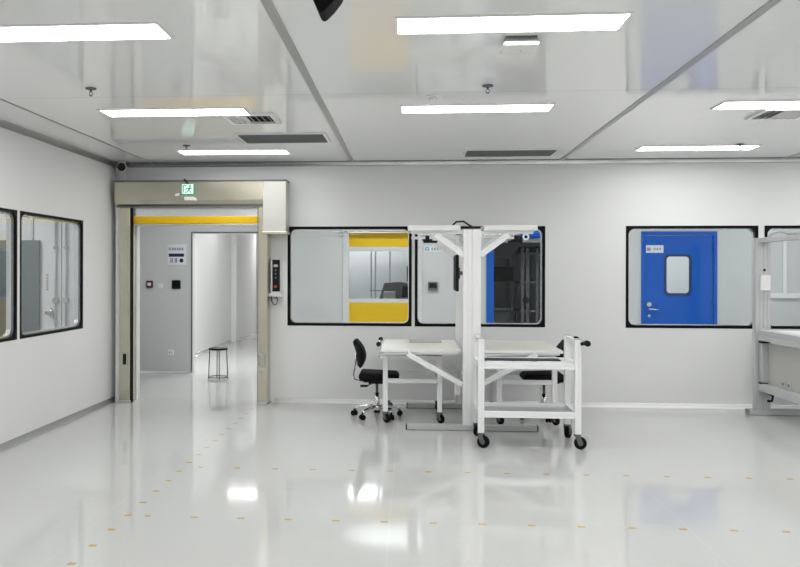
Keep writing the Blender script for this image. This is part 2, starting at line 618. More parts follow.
# windows: black printed border with rounded inner corners, pane behind it
def window(n, axis, face, u0, u1, z0, z1, sgn):
    b = 0.032 if axis == 'y' else 0.026
    a0, a1 = sorted((face - sgn * 0.004, face + sgn * 0.02))
    f = struct(MB().ring((u0, u1, z0, z1), (u0 + b, u1 - b, z0 + b, z1 - b), 0.07, a0, a1, axis).build('window_%d' % n, 'black_frame'))
    g0, g1 = sorted((face + sgn * 0.008, face + sgn * 0.014))
    g = MB()
    if axis == 'y':
        g.box(u0 + 0.03, u1 - 0.03, g0, g1, z0 + 0.03, z1 - 0.03)
    else:
        g.box(g0, g1, u0 + 0.03, u1 - 0.03, z0 + 0.03, z1 - 0.03)
    g.build('glass_pane', 'glass', f)
    c0, c1 = sorted((face + sgn * 0.035, face + sgn * 0.08))
    MB().ring((u0, u1, z0, z1), (u0 + 0.042, u1 - 0.042, z0 + 0.042, z1 - 0.042), 0.07, c0, c1, axis).build('spacer_bar', 'alu', f)
    return f


for i, (a, b) in enumerate(WINX):
    window(i + 1, 'y', WB, a, b, ZW0, ZW1, 1)
for i, (a, b) in enumerate(WINY):
    window(i + 5, 'x', XL, a, b, 0.945, 2.13, -1)

# ------------------------------------------------------------------ door_1: rolling high-speed door, stainless housing
d1 = bpy.data.objects.new('door_1', None)
C.objects.link(d1)
d1.location = (-2.5, 10.05, 0)
ORG['door_1'] = Vector((-2.5, 10.05, 0))
struct(d1)
HX0, HX1 = -3.53, -1.462
hd = MB().prism([(9.90, 2.61), (9.90, 2.42), (9.94, 2.352), (WB, 2.352), (WB, 2.635), (9.90, 2.635)], HX0, -1.737, 'x').build('header_box', 'steel', d1)
B(HX0 - 0.004, HX1 + 0.004, 9.885, WB, 2.635, 2.655, bev=0.003).build('top_lip', 'gunmetal', d1)
B(HX0 + 0.02, -1.74, 9.915, 9.93, 2.335, 2.352).build('lip_shadow', 'gunmetal', d1)  # dark strip stands for the shadow along the header's bottom lip
mc = B(-1.737, HX1, 9.885, WB, 2.045, 2.634, bev=0.006).build('motor_cover', 'steel_pale', d1)
B(-1.752, HX1 + 0.01, 9.875, WB, 2.012, 2.044, bev=0.003).build('cover_base', 'steel', d1)
for x0, x1 in ((-3.475, -3.345), (-1.80, -1.69)):
    p = MB()
    p.box(x0, x1, 9.92, WB, 0.0, 2.333, bev=0.004)
    po = p.build('guide_post', 'steel', d1)
    e = x1 if x0 < -3 else x0
    B(e - 0.009, e + 0.009, 9.945, 10.02, 0.0, 2.333).build('rubber_seal', 'rubber', po)
    bs = B(x0 - 0.004, x1 + 0.004, 9.914, WB, 0.001, 0.03, bev=0.002).build('foot_plate', 'alu_dull', po)
    xs = (x0 + 0.02, x1 - 0.03)
    ph = B(xs[0], xs[1], 9.893, 9.92, 0.455, 0.60, bev=0.004).build('photo_sensor', 'beige', d1)
    if x0 < -3:
        B(xs[1] - 0.045, xs[1] - 0.003, 9.888, 9.893, 0.465, 0.59).build('sensor_lens', 'black', ph)
    else:
        B(xs[0] - 0.004, xs[0], 9.898, 9.915, 0.465, 0.59).build('sensor_lens', 'black', ph)
B(-3.54, -3.485, 9.97, WB, 0, 2.36, bev=0.004).build('side_trim', 'white', d1)
cu = MB()
cu.box(-3.33, -1.81, 10.02, 10.05, 2.23, 2.345)
cu.build('curtain_top', 'alu', d1)
cur = B(-3.332, -1.808, 10.0, 10.075, 2.145, 2.235, bev=0.012).build('curtain', 'yellow', d1)
B(-3.332, -1.808, 10.005, 10.07, 2.118, 2.144, bev=0.006).build('bottom_bar', 'alu_dull', d1)

# ------------------------------------------------------------------ door_2: yellow rapid door in corridor wall
d2 = bpy.data.objects.new('door_2', None)
C.objects.link(d2)
d2.location = (-0.43, WC, 0)
ORG['door_2'] = Vector((-0.43, WC, 0))
struct(d2)
B(RAPID[0] + 0.04, RAPID[1] - 0.04, WC + 0.03, WC + 0.05, 1.955, 2.17).build('upper_curtain', 'yellow', d2)
B(RAPID[0] + 0.04, RAPID[1] - 0.04, WC + 0.028, WC + 0.052, 1.885, 1.955).build('joint_bar', 'alu', d2)
B(RAPID[0] + 0.04, RAPID[1] - 0.04, WC + 0.037, WC + 0.041, 1.165, 1.885).build('clear_panel', 'pvc', d2)
B(RAPID[0] + 0.04, RAPID[1] - 0.04, WC + 0.028, WC + 0.052, 1.105, 1.165).build('joint_bar', 'alu', d2)
B(RAPID[0] + 0.04, RAPID[1] - 0.04, WC + 0.03, WC + 0.05, 0.02, 1.105).build('lower_curtain', 'yellow', d2)
for x0, x1 in ((RAPID[0] - 0.05, RAPID[0] + 0.04), (RAPID[1] - 0.04, RAPID[1] + 0.05)):
    B(x0, x1, WC - 0.02, WC + 0.06, 0, 2.18, bev=0.003).build('guide_rail', 'alu', d2)
B(RAPID[0] - 0.05, RAPID[1] + 0.05, WC - 0.16, WC, 2.185, 2.50, bev=0.004).build('roll_housing', 'alu', d2)

# ------------------------------------------------------------------ door_3: blue steel door with vision panel
d3 = bpy.data.objects.new('door_3', None)
C.objects.link(d3)
d3.location = (3.945, WC, 0)
ORG['door_3'] = Vector((3.945, WC, 0))
struct(d3)
m = MB()
m.box(BLUE[0], BLUE[0] + 0.05, WC - 0.02, WC + 0.1, 0, 2.18, bev=0.003)
m.box(BLUE[1] - 0.05, BLUE[1], WC - 0.02, WC + 0.1, 0, 2.18, bev=0.003)
m.box(BLUE[0] + 0.05, BLUE[1] - 0.05, WC - 0.02, WC + 0.1, 2.12, 2.18, bev=0.003)
m.build('door_frame', 'blue', d3)
VW = (3.735, 4.125, 1.235, 1.84)
leaf = wall('door_leaf', 'y', WC + 0.005, WC + 0.05, BLUE[0] + 0.055, BLUE[1] - 0.055, 0.006, 2.115, [(VW[0] + 0.02, VW[1] - 0.02, VW[2] + 0.02, VW[3] - 0.02)], 'blue')
del leaf['kind']
leaf.parent = d3
leaf.location = leaf.location - Vector((3.945, WC, 0))
MB().ring(VW, (VW[0] + 0.032, VW[1] - 0.032, VW[2] + 0.032, VW[3] - 0.032), 0.05, WC - 0.008, WC + 0.012, ro=0.06).build('vision_frame', 'blue_dark', d3)
B(VW[0] + 0.015, VW[1] - 0.015, WC + 0.02, WC + 0.028, VW[2] + 0.015, VW[3] - 0.015).build('vision_glass', 'glass', d3)
h = MB()
h.cyl((3.515, WC - 0.012, 1.10), (3.515, WC + 0.005, 1.10), 0.035, n=20)
h.cyl((3.515, WC - 0.05, 1.03), (3.515, WC + 0.005, 1.03), 0.012)
h.cyl((3.515, WC + 0.003, 0.93), (3.515, WC - 0.01, 0.93), 0.022)
h.tube([(3.515, WC - 0.05, 1.03), (3.56, WC - 0.052, 1.03), (3.66, WC - 0.05, 1.025)], 0.009)
h.build('door_handle', 'chrome', d3)
for z in (0.25, 1.15, 1.95):
    MB().cyl((BLUE[1] - 0.052, WC - 0.012, z - 0.05), (BLUE[1] - 0.052, WC - 0.012, z + 0.05), 0.012, n=10).build('hinge', 'blue', d3)


def marks(m, x0, x1, z0, z1, y, n, seed):
    """small printed characters too small to read: clusters of strokes"""
    rnd = random.Random(seed)
    w_ = (x1 - x0) / n
    for i in range(n):
        a, b = x0 + i * w_ + w_ * 0.1, x0 + (i + 1) * w_ - w_ * 0.1
        t = (z1 - z0) * 0.13
        for k in range(3):
            z = z0 + (z1 - z0) * (0.05 + 0.4 * k)
            m.box(a + rnd.uniform(0, .15) * w_, b - rnd.uniform(0, .15) * w_, y - 0.0012, y, z, z + t)
        for k in range(2):
            x = a + (b - a) * rnd.uniform(0.1 + 0.45 * k, 0.3 + 0.45 * k)
            m.box(x, x + t, y - 0.0012, y, z0, z1)
    return m


sg = tag(B(3.472, 3.722, WC - 0.001, WC + 0.005, 1.863, 1.975).build('door_sign', 'paper'),
         'small white nameplate on the blue door, with dark pictogram and characters', 'sign')
m = MB()
m.ring((3.485, 3.535, 1.895, 1.94), (3.492, 3.528, 1.902, 1.933), 0.004, WC - 0.0025, WC - 0.001)
m.box(3.497, 3.523, WC - 0.0022, WC - 0.001, 1.91, 1.926)
m.build('pictogram', 'navy', sg)
marks(MB(), 3.575, 3.69, 1.903, 1.935, WC - 0.001, 3, 3).build('lettering', 'navy', sg)

# ================================================================== CEILING THINGS
light_labels = {
    (0, 0): 'LED ceiling panel nearest the corner above the roller door, by the left wall',
    (0, 1): 'LED ceiling panel on the left, in front of the louvred square diffuser',
    (0, 2): 'large near LED ceiling panel at the upper left, cut by the left picture edge',
    (1, 1): 'LED ceiling panel in the middle, second back, between sprinkler and long black grille',
    (1, 2): 'large near LED ceiling panel in the middle, in front of the white access point',
    (2, 0): 'LED ceiling panel on the right closest to the back wall, above the blue door window',
    (2, 1): 'LED ceiling panel at the right picture edge, in front of the right louvred diffuser',
}
proto = None
for (ci, ri), lb in light_labels.items():
    x, y = COLS[ci], ROWS[ri]
    if proto is None:
        t = thing('ceiling_light', (x, y, CEIL - 0.014), lb, 'ceiling light', 'LED panel lights in the ceiling')
        MB().ring((x - 0.605, x + 0.605, y - 0.155, y + 0.155), (x - 0.59, x + 0.59, y - 0.14, y + 0.14), 0.002, CEIL - 0.010, CEIL, 'z').build('light_frame', 'white', t)
        B(x - 0.59, x + 0.59, y - 0.14, y + 0.14, CEIL - 0.008, CEIL - 0.001).build('diffuser', 'diffuser', t)
        proto = t
    else:
        t = copy_tree(proto)
        t.location = (x, y, CEIL - 0.014)
        t['label'] = lb


def slot_grille(x0, x1, y0, y1, label):
    t = thing('air_grille', ((x0 + x1) / 2, (y0 + y1) / 2, CEIL - 0.012), label, 'air vent', 'long ceiling air grilles')
    MB().ring((x0 - 0.03, x1 + 0.03, y0 - 0.03, y1 + 0.03), (x0, x1, y0, y1), 0.002, CEIL - 0.012, CEIL, 'z').build('grille_frame', 'white', t)
    B(x0, x1, y0, y1, CEIL - 0.003, CEIL - 0.0005).build('backing', 'void', t)
    n = 12
    m = MB()
    for k in range(n):
        y = y0 + (k + 0.5) * (y1 - y0) / n
        m.bar((x0, y, CEIL - 0.008), (x1, y, CEIL - 0.008), 0.022, 0.003, up=(0, 0.75, 0.66))
    m.build('louvre_blades', 'grille', t)
    return t


slot_grille(0.60, 1.555, 9.23, 9.68, 'long dark air grille in the ceiling near the back wall, middle of the room')
slot_grille(-1.66, -0.84, 8.03, 8.54, 'long grey air grille in the left half of the ceiling, behind the square diffuser')


def square_diffuser(cx, cy, label):
    t = thing('ceiling_diffuser', (cx, cy, CEIL - 0.03), label, 'air vent', 'square louvred ceiling diffusers')
    h = 0.18
    MB().ring((cx - h - 0.04, cx + h + 0.04, cy - h - 0.04, cy + h + 0.04), (cx - h, cx + h, cy - h, cy + h), 0.002, CEIL - 0.02, CEIL, 'z').build('diffuser_frame', 'white', t)
    B(cx - h, cx + h, cy - h, cy + h, CEIL - 0.002, CEIL - 0.0005).build('backing', 'void', t)
    m = MB()
    for k in range(7):
        x = cx - h + (k + 0.5) * 2 * h / 7
        s = 1 if x < cx else -1
        m.bar((x, cy - h, CEIL - 0.013), (x, cy + h, CEIL - 0.013), 0.034, 0.003, up=(-s * 0.75, 0, 0.66))
    m.build('louvre_blades', 'white', t)


square_diffuser(-1.36, 7.20, 'square white louvred diffuser in the ceiling behind a left light panel')
square_diffuser(3.05, 7.26, 'square white louvred diffuser in the ceiling behind the light at the right edge')

spr = None
for x, y, lb in ((-2.30, 5.96, 'small pendent sprinkler head on the ceiling at the left, before the left light panels'),
                 (0.537, 6.06, 'small pendent sprinkler head on the ceiling in the middle, below the access point'),
                 (-2.34, 8.72, 'small pendent sprinkler head above the exit sign, by the corner light panel'),
                 (3.36, 9.0, 'small pendent sprinkler head beside the light panel above the blue door window')):
    if spr is None:
        t = thing('sprinkler', (x, y, CEIL - 0.06), lb, 'sprinkler', 'ceiling sprinklers')
        MB().lathe([(0.040, -0.001), (0.038, -0.009), (0.018, -0.014)], (x, y, CEIL)).build('escutcheon', 'gunmetal', t)
        m = MB()
        m.cyl((x, y, CEIL - 0.012), (x, y, CEIL - 0.03), 0.008)
        for s in (-1, 1):
            m.tube([(x + s * 0.007, y, CEIL - 0.028), (x + s * 0.014, y, CEIL - 0.04), (x + s * 0.003, y, CEIL - 0.054)], 0.0025, 6)
        m.build('sprinkler_frame', 'gunmetal', t)
        m = MB().cyl((x, y, CEIL - 0.058), (x, y, CEIL - 0.055), 0.013, n=16)
        m.build('deflector', 'gunmetal', t)
        spr = t
    else:
        t = copy_tree(spr)
        t.location = (x, y, CEIL - 0.06)
        t['label'] = lb

t = thing('access_point', (0.615, 4.87, CEIL - 0.058), 'white rounded wireless access point on the ceiling behind the near middle light', 'access point')
B(0.525, 0.70, 4.80, 4.97, CEIL - 0.034, CEIL - 0.0, bev=0.004).build('mount_plate', 'gunmetal', t)
B(0.51, 0.71, 4.78, 5.0, CEIL - 0.058, CEIL - 0.034, bev=0.011, seg=4).build('housing', 'white', t)
MB().cyl((0.62, 4.90, CEIL - 0.0590), (0.62, 4.90, CEIL - 0.0575), 0.005, n=10).build('status_light', 'strip', t)

t = thing('smoke_detector', (0.16, 6.40, CEIL - 0.035), 'small white round detector on the ceiling beside the middle sprinkler', 'smoke detector')
MB().lathe([(0.05, 0), (0.05, -0.012), (0.042, -0.016)], (0.16, 6.40, CEIL)).build('detector_base', 'white', t)
MB().lathe([(0.036, -0.016), (0.034, -0.03), (0.02, -0.036), (0.001, -0.037)], (0.16, 6.40, CEIL)).build('sensing_head', 'white', t)

# black hanging speaker cut by the top edge
t = thing('hanging_speaker', (-0.33, 3.62, 2.60), 'black tapered loudspeaker hanging from the ceiling at the top edge', 'speaker')
m = MB()
prof = [(-0.381, 2.640), (-0.372, 2.633), (-0.360, 2.636), (-0.327, 2.668), (-0.292, 2.712), (-0.285, 2.735), (-0.285, 2.82), (-0.440, 2.82), (-0.422, 2.735)]
m.prism(prof, 3.46, 3.6, 'y')
bmesh.ops.bevel(m.bm, geom=m.bm.edges[:], offset=0.004, segments=2, affect='EDGES')
m.build('cabinet', 'rubber', t)
MB().prism([(-0.365, 2.655), (-0.30, 2.715), (-0.295, 2.80), (-0.425, 2.80)], 3.453, 3.46, 'y').build('front_grille', 'rubber', t)
m = MB()
m.cyl((-0.36, 3.53, 2.80), (-0.36, 3.53, CEIL - 0.01), 0.018)
m.cyl((-0.36, 3.53, CEIL - 0.012), (-0.36, 3.53, CEIL), 0.06, n=20)
m.build('ceiling_bracket', 'black', t)

# security camera with conduit
t = thing('security_camera', (-3.49, 9.98, 2.80), 'small white security camera with black lens in the corner above the roller door', 'security camera')
m = MB()
m.cyl((-3.475, 10.0, CEIL - 0.02), (-3.475, 10.0, CEIL), 0.045, n=20)
m.cyl((-3.475, 10.0, 2.83), (-3.475, 10.0, CEIL - 0.02), 0.015)
m.build('camera_mount', 'white', t)
m = MB()
m.cyl((-3.445, 9.90, 2.818), (-3.485, 10.05, 2.832), 0.056, n=24)
m.build('housing', 'white', t)
MB().cyl((-3.441, 9.888, 2.817), (-3.446, 9.904, 2.8185), 0.05, n=24).build('lens', 'black', t)
tag(MB().box(-3.53, -3.475, 10.10, WB, 2.656, CEIL - 0.03, bev=0.005).build('cable_conduit', 'white'),
    'white vertical cable conduit in the corner between camera and door header', 'conduit')

# exit sign
t = thing('exit_sign', (-2.635, 9.885, 2.48), 'green and white running figure exit sign on the steel door header', 'exit sign')
EX, EZ = -2.635, 2.542
B(EX - 0.078, EX + 0.078, 9.875, 9.90, EZ - 0.062, EZ + 0.066, bev=0.003).build('sign_body', 'green', t)
B(EX - 0.068, EX + 0.068, 9.871, 9.875, EZ - 0.05, EZ + 0.062).build('sign_face', 'sign_white', t)
m = MB()
y0, y1 = 9.868, 9.871
m.prism([(EX - .056, EZ - .04), (EX - .046, EZ - .04), (EX - .046, EZ + .04), (EX - .012, EZ + .04), (EX - .012, EZ + .05), (EX - .056, EZ + .05)], y0, y1)
m.cyl((EX + .030, y0, EZ + .040), (EX + .030, y1, EZ + .040), 0.012, n=14)
m.prism([(EX + .008, EZ + .018), (EX + .030, EZ + .026), (EX + .040, EZ + .018), (EX + .022, EZ - .012), (EX + .006, EZ - .008)], y0, y1)
m.prism([(EX + .022, EZ - .012), (EX + .044, EZ - .028), (EX + .050, EZ - .046), (EX + .040, EZ - .046), (EX + .034, EZ - .030), (EX + .008, EZ - .012)], y0, y1)
m.prism([(EX + .006, EZ - .006), (EX - .008, EZ - .026), (EX - .032, EZ - .030), (EX - .032, EZ - .040), (EX - .002, EZ - .036), (EX + .016, EZ - .010)], y0, y1)
m.prism([(EX + .010, EZ + .018), (EX - .014, EZ + .014), (EX - .024, EZ - .002), (EX - .016, EZ - .005), (EX - .008, EZ + .006), (EX + .010, EZ + .008)], y0, y1)
m.prism([(EX + .036, EZ + .022), (EX + .056, EZ + .006), (EX + .052, EZ - .002), (EX + .034, EZ + .010)], y0, y1)
m.build('running_figure', 'green', t)
MB().tube([(EX - 0.0, 9.885, EZ + 0.064), (EX - 0.03, 9.87, EZ + 0.105), (EX - 0.05, 9.90, EZ + 0.125), (EX - 0.055, 9.98, EZ + 0.125)], 0.008, 8).build('power_cable', 'black', t)

t = thing('motion_sensor', (-2.60, 9.89, 2.41), 'small white activation sensor right below the exit sign', 'sensor')
B(-2.675, -2.555, 9.868, 9.90, 2.415, 2.455, bev=0.006).build('housing', 'white', t)
MB().prism([(-2.58, 2.455), (-2.545, 2.445), (-2.525, 2.412), (-2.56, 2.415)], 9.87, 9.898).build('tilt_visor', 'white', t)
t = thing('spot_sensor', (-2.76, 9.88, 2.47), 'tiny oval white sensor on the steel header, left of the exit sign', 'sensor')
m = MB()
bmesh.ops.create_uvsphere(m.bm, u_segments=16, v_segments=10, radius=1)
for v in m.bm.verts:
    v.co = Vector((-2.765 + v.co.x * 0.034, 9.895 + v.co.y * 0.018, 2.482 + v.co.z * 0.017 + v.co.x * 0.008))
for f in m.bm.faces:
    f.smooth = True
m.build('sensor_head', 'white', t)
B(-2.73, -2.71, 9.89, 9.902, 2.483, 2.497).build('cable_gland', 'gunmetal', t)

# control box beside the roller door
t = thing('control_box', (-1.615, 10.11, 1.27), 'white control box with black key panel on the wall right of the roller door', 'control box')
B(-1.675, -1.560, 10.075, WB, 1.315, 1.72, bev=0.006).build('housing', 'white', t)
B(-1.695, -1.540, 10.06, WB, 1.275, 1.318, bev=0.005).build('lower_tray', 'white', t)
pn = B(-1.654, -1.562, 10.069, 10.076, 1.335, 1.715, bev=0.003).build('key_panel', 'black', t)
for k in range(3):
    MB().cyl((-1.613, 10.063, 1.50 + 0.045 * k), (-1.613, 10.07, 1.50 + 0.045 * k), 0.012, n=12).build('push_button', 'gunmetal', pn)
B(-1.638, -1.589, 10.066, 10.07, 1.628, 1.658).build('display', 'tray', pn)
MB().cyl((-1.613, 10.05, 1.395), (-1.613, 10.07, 1.395), 0.017, n=18).build('stop_button', 'red', pn)
MB().tube([(-1.670, 10.10, 1.275), (-1.668, 10.10, 1.22), (-1.640, 10.10, 1.175), (-1.605, 10.10, 1.185), (-1.595, 10.10, 1.23), (-1.610, 10.10, 1.275)], 0.008).build('cable_loop', 'gunmetal', t)

# ================================================================== CASTERS
CW = 0.045


def caster(x, y, top, parent, ang=0.0, r=CW, lock=False):
    """swivel caster with rubber wheel touching the floor; 'top' = underside of the leg"""
    dx, dy = math.cos(ang) * r * 0.45, math.sin(ang) * r * 0.45
    ax = Vector((-math.sin(ang), math.cos(ang), 0))
    wc = Vector((x + dx, y + dy, r))
    m = MB()
    m.cyl((x, y, top), (x, y, top - 0.012), r * 0.62, n=16)
    for s in (-1, 1):
        p = Vector((x, y, top - 0.012)) + ax * s * r * 0.48
        q = wc + ax * s * r * 0.48
        m.bar(p, q, r * 0.8, 0.005, up=ax)
    m.cyl(wc - ax * r * 0.55, wc + ax * r * 0.55, r * 0.18, n=10)
    f = m.build('caster', 'gunmetal', parent)
    m = MB()
    N = 20
    prof = [(-0.36, 0.72), (-0.36, 0.9), (-0.26, 1.0), (0.26, 1.0), (0.36, 0.9), (0.36, 0.72)]
    rad = Vector((math.cos(ang), math.sin(ang), 0))
    rings = []
    for a, q in prof:
        rings.append([m.bm.verts.new(wc + ax * a * r + (rad * math.cos(2 * PI * k / N) + Vector((0, 0, 1)) * math.sin(2 * PI * k / N)) * q * r) for k in range(N)])
    for A, Bv in zip(rings, rings[1:]):
        for k in range(N):
            m.bm.faces.new((A[k], A[(k + 1) % N], Bv[(k + 1) % N], Bv[k])).smooth = True
    m.bm.faces.new(rings[0][::-1])
    m.bm.faces.new(rings[-1])
    m.build('caster_wheel', 'rubber', f)
    MB().cyl(wc - ax * r * 0.40, wc + ax * r * 0.40, r * 0.42, n=14).build('wheel_hub', 'gunmetal', f)
    return f


def profile(m, p, q, wx, wy, up=(0, 0, 1), groove=True):
    """slotted aluminium extrusion: core bar plus raised lands either side of the slot"""
    if not groove:
        return m.bar(p, q, wx, wy, up, bev=0.003)
    p, q = Vector(p), Vector(q)
    d = (q - p).normalized()
    x = d.cross(Vector(up)).normalized()
    u = x.cross(d).normalized()
    m.bar(p, q, wx - 0.006, wy - 0.006, up)
    for s in (-1, 1):
        for r in (-1, 1):
            o = x * s * (wx / 2 - wx * 0.222) + u * r * (wy / 2 - wy * 0.222)
            m.bar(p + o, q + o, wx * 0.444, wy * 0.444, up, bev=0.0015)
    return m


# ================================================================== TWO-SIDED WORKSTATION
YF, YR = 8.52, 9.88
XC = 0.602
t = ws = thing('assembly_workstation', (XC, (YF + YR) / 2, 0), 'tall white two-sided assembly workstation with canopy arms in front of the second window', 'workstation')
for y in (YF, YR):
    m = MB()
    for s in (-1, 1):
        profile(m, (XC + s * 0.044, y, 0.055), (XC + s * 0.044, y, 1.995), 0.086, 0.086, up=(0, 1, 0))
    c = m.build('column', 'profile', ws)
    m = MB()
    m.box(XC - 0.085, XC + 0.085, y - 0.04, y + 0.04, 1.996, 2.006, bev=0.002)
    m.build('column_cap', 'gunmetal', c)
    m = MB()
    profile(m, (XC - 0.64, y, 0.03), (XC + 0.64, y, 0.03), 0.085, 0.05)
    ft = m.build('foot', 'profile_grey', ws)
    for s in (-1, 1):
        B(XC + s * 0.645 - 0.006, XC + s * 0.645 + 0.006, y - 0.043, y + 0.043, 0.004, 0.056, bev=0.003).build('foot_cap', 'black', ft)
        MB().cyl((XC + s * 0.58, y, 0), (XC + s * 0.58, y, 0.012), 0.03, n=16).build('levelling_pad', 'rubber', ft)
for s in (-1, 1):
    for y in (YF, YR):
        m = MB()
        profile(m, (XC + s * 0.09, y, 1.965), (XC + s * 0.60, y, 1.965), 0.04, 0.03)
        m.build('top_arm', 'profile', ws)
        m = MB()
        profile(m, (XC + s * 0.08, y - 0.002, 1.74), (XC + s * 0.36, y - 0.002, 1.945), 0.06, 0.06, up=(0, 1, 0))
        m.build('top_brace', 'profile', ws)
        m = MB()
        profile(m, (XC + s * 0.085, y, 0.45), (XC + s * 0.64, y, 0.755), 0.05, 0.05, up=(0, 1, 0))
        m.build('table_brace', 'profile', ws)
    x0, x1 = sorted((XC + s * 0.115, XC + s * 0.635))
    cp = B(x0, x1, YF - 0.07, YF + 0.48, 1.98, 2.035, bev=0.006).build('light_canopy', 'white', ws)
    B(x0 + 0.05, x1 - 0.05, YF + 0.05, YF + 0.44, 1.975, 1.98).build('canopy_diffuser', 'paper', cp)
    xa, xb = sorted((XC + s * 0.10, XC + s * 0.905))
    tp = B(xa, xb, YF + 0.055, YR - 0.05, 0.765, 0.793, bev=0.004).build('tabletop', 'cream', ws)
    m = MB()
    m.box(xa, xb, YF + 0.053, YF + 0.056, 0.764, 0.786)
    m.build('edge_band', 'white', tp)
    for y in (YF + 0.09, YR - 0.09):
        MB().bar((xa + 0.03, y, 0.747), (xb - 0.03, y, 0.754), 0.04, 0.021).build('table_rail', 'profile', tp)
    m = MB()
    xm = XC + s * 0.44
    m.box(xm - 0.02, xm + 0.02, YF + 0.0, YF + 0.04, 1.90, 1.935, bev=0.003)
    m.box(xm - 0.05, xm + 0.05, YF - 0.02, YF + 0.06, 1.885, 1.90, bev=0.003)
    m.box(xm - s * 0.02 - 0.06, xm - s * 0.02 + 0.08, YF + 0.0, YF + 0.05, 1.862, 1.886, bev=0.004)
    m.build('lamp_clamp', 'black', ws)
# long beams joining the front and rear columns
for z in (1.955, 0.40):
    profile(MB(), (XC, YF + 0.045, z), (XC, YR - 0.045, z), 0.07, 0.08).build('spine_beam', 'profile', ws)
B(XC - 0.16, XC - 0.10, YF + 0.11, YF + 0.17, 0.33, 0.47, bev=0.004).build('socket_box', 'white', ws)
MB().tube([(XC - 0.19, YF + 0.06, 2.037), (XC - 0.15, YF + 0.06, 2.075), (XC - 0.08, YF + 0.06, 2.08), (XC - 0.02, YF + 0.05, 2.04), (XC + 0.03, YF + 0.05, 2.008)], 0.009).build('loose_cable', 'black', ws)
mo = thing('monitor', (0.49, 9.15, 1.36), 'black monitor seen edge-on, hung on the left of the white column', 'monitor')
B(0.467, 0.497, 8.90, 9.42, 1.37, 1.755, bev=0.008).build('screen_housing', 'black', mo)
B(0.464, 0.467, 8.92, 9.40, 1.39, 1.735).build('screen', 'black_frame', mo)
m = MB()
m.box(0.497, 0.52, 9.10, 9.22, 1.50, 1.62, bev=0.003)
m.bar((0.52, 9.16, 1.56), (0.602, 9.16, 1.56), 0.04, 0.04)
m.bar((0.602, 9.16, 1.53), (0.602, 9.16, 1.914), 0.035, 0.035, up=(0, 1, 0))
m.build('mount_arm', 'gunmetal', mo)
tag(B(-0.02, 0.34, 9.40, 9.72, 0.794, 0.806, bev=0.003).build('work_board', 'beige'), 'thin beige board lying flat on the left half of the workstation tabletop', 'board')

# wheeled frames pushed under the table


def wheeled_frame(x0, x1, y0, y1, hand, label):
    t = thing('wheeled_frame', ((x0 + x1) / 2, (y0 + y1) / 2, 0), label, 'trolley', 'wheeled frames under the workstation')
    s = 0.05
    for x in (x0 + s / 2, x1 - s / 2):
        for y in (y0 + s / 2, y1 - s / 2):
            m = MB()
            profile(m, (x, y, 0.115), (x, y, 0.70), s, s, up=(0, 1, 0))
            lg = m.build('leg', 'profile', t)
            caster(x, y, 0.115, t, -0.9 if y < (y0 + y1) / 2 else 0.5)
    for z in (0.435, 0.68):
        m = MB()
        for y in (y0 + s / 2, y1 - s / 2):
            profile(m, (x0 + s, y, z), (x1 - s, y, z), 0.04, 0.045)
        for x in (x0 + s / 2, x1 - s / 2):
            if z > 0.5 or (x < (x0 + x1) / 2) == (hand > 0):      # the chair end stays open below
                profile(m, (x, y0 + s, z), (x, y1 - s, z), 0.04, 0.045)
        m.build('rail', 'profile', t)
    B(x0 + s, x1 - s, y0 + s, y1 - s, 0.685, 0.70).build('shelf', 'tray', t)
    return t


wl = wheeled_frame(-0.29, 0.325, 8.87, 9.72, -1, 'white wheeled frame trolley under the left half of the workstation tabletop')
m = MB()
xh = -0.335
for y in (9.0, 9.6):
    m.bar((-0.29, y, 0.67), (xh - 0.005, y, 0.67), 0.02, 0.02)
    m.bar((xh - 0.005, y, 0.66), (xh - 0.005, y, 0.80), 0.02, 0.02, up=(0, 1, 0))
m.cyl((xh - 0.005, 8.96, 0.81), (xh - 0.005, 9.64, 0.81), 0.012)
hb = m.build('handle', 'chrome', wl)
for y in (8.95, 9.60):
    MB().cyl((xh - 0.005, y, 0.81), (xh - 0.005, y + 0.06, 0.81), 0.025, n=14).build('grip_end', 'black', hb)
wr = wheeled_frame(0.885, 1.50, 8.87, 9.72, 1, 'white wheeled frame trolley under the right half of the tabletop, behind the cart')

# ================================================================== CART
t = ct = thing('utility_cart', (1.05, 7.9, 0), 'white two-shelf utility cart with end handle, standing before the right tabletop', 'cart')
CX0, CX1, CY0, CY1 = 0.60, 1.505, 7.66, 8.22
s = 0.055
for x in (CX0 + s / 2, CX1 - s / 2):
    for y in (CY0 + s / 2, CY1 - s / 2):
        m = MB()
        profile(m, (x, y, 0.135), (x, y, 0.975), s, s, up=(0, 1, 0))
        p = m.build('post', 'profile', ct)
        B(x - s / 2, x + s / 2, y - s / 2, y + s / 2, 0.975, 0.983, bev=0.002).build('post_cap', 'tray', p)
        caster(x, y, 0.135, ct, {True: -0.5, False: 0.6}[y < 7.9] + (0.4 if x > 1 else 0), r=0.055)
for z, nm in ((0.735, 'upper_shelf'), (0.30, 'lower_shelf')):
    m = MB()
    for y in (CY0 + s / 2, CY1 - s / 2):
        profile(m, (CX0 + s, y, z), (CX1 - s, y, z), 0.045, 0.055)
    for x in (CX0 + s / 2, CX1 - s / 2):
        profile(m, (x, CY0 + s, z), (x, CY1 - s, z), 0.045, 0.055)
    sh = m.build(nm, 'profile', ct)
    if z > 0.5:
        B(CX0 + s, CX1 - s, CY0 + s, CY1 - s, z - 0.012, z + 0.010).build('shelf_board', 'white_steel', sh)
    else:
        B(CX0 + s, CX1 - s, CY0 + s, CY1 - s, z - 0.024, z - 0.005).build('shelf_board', 'tray', sh)
for x in (CX0 + s / 2, CX1 - s / 2):
    profile(MB(), (x, CY0 + s, 0.952), (x, CY1 - s, 0.952), 0.035, 0.035).build('end_rail', 'profile', ct)
m = MB()
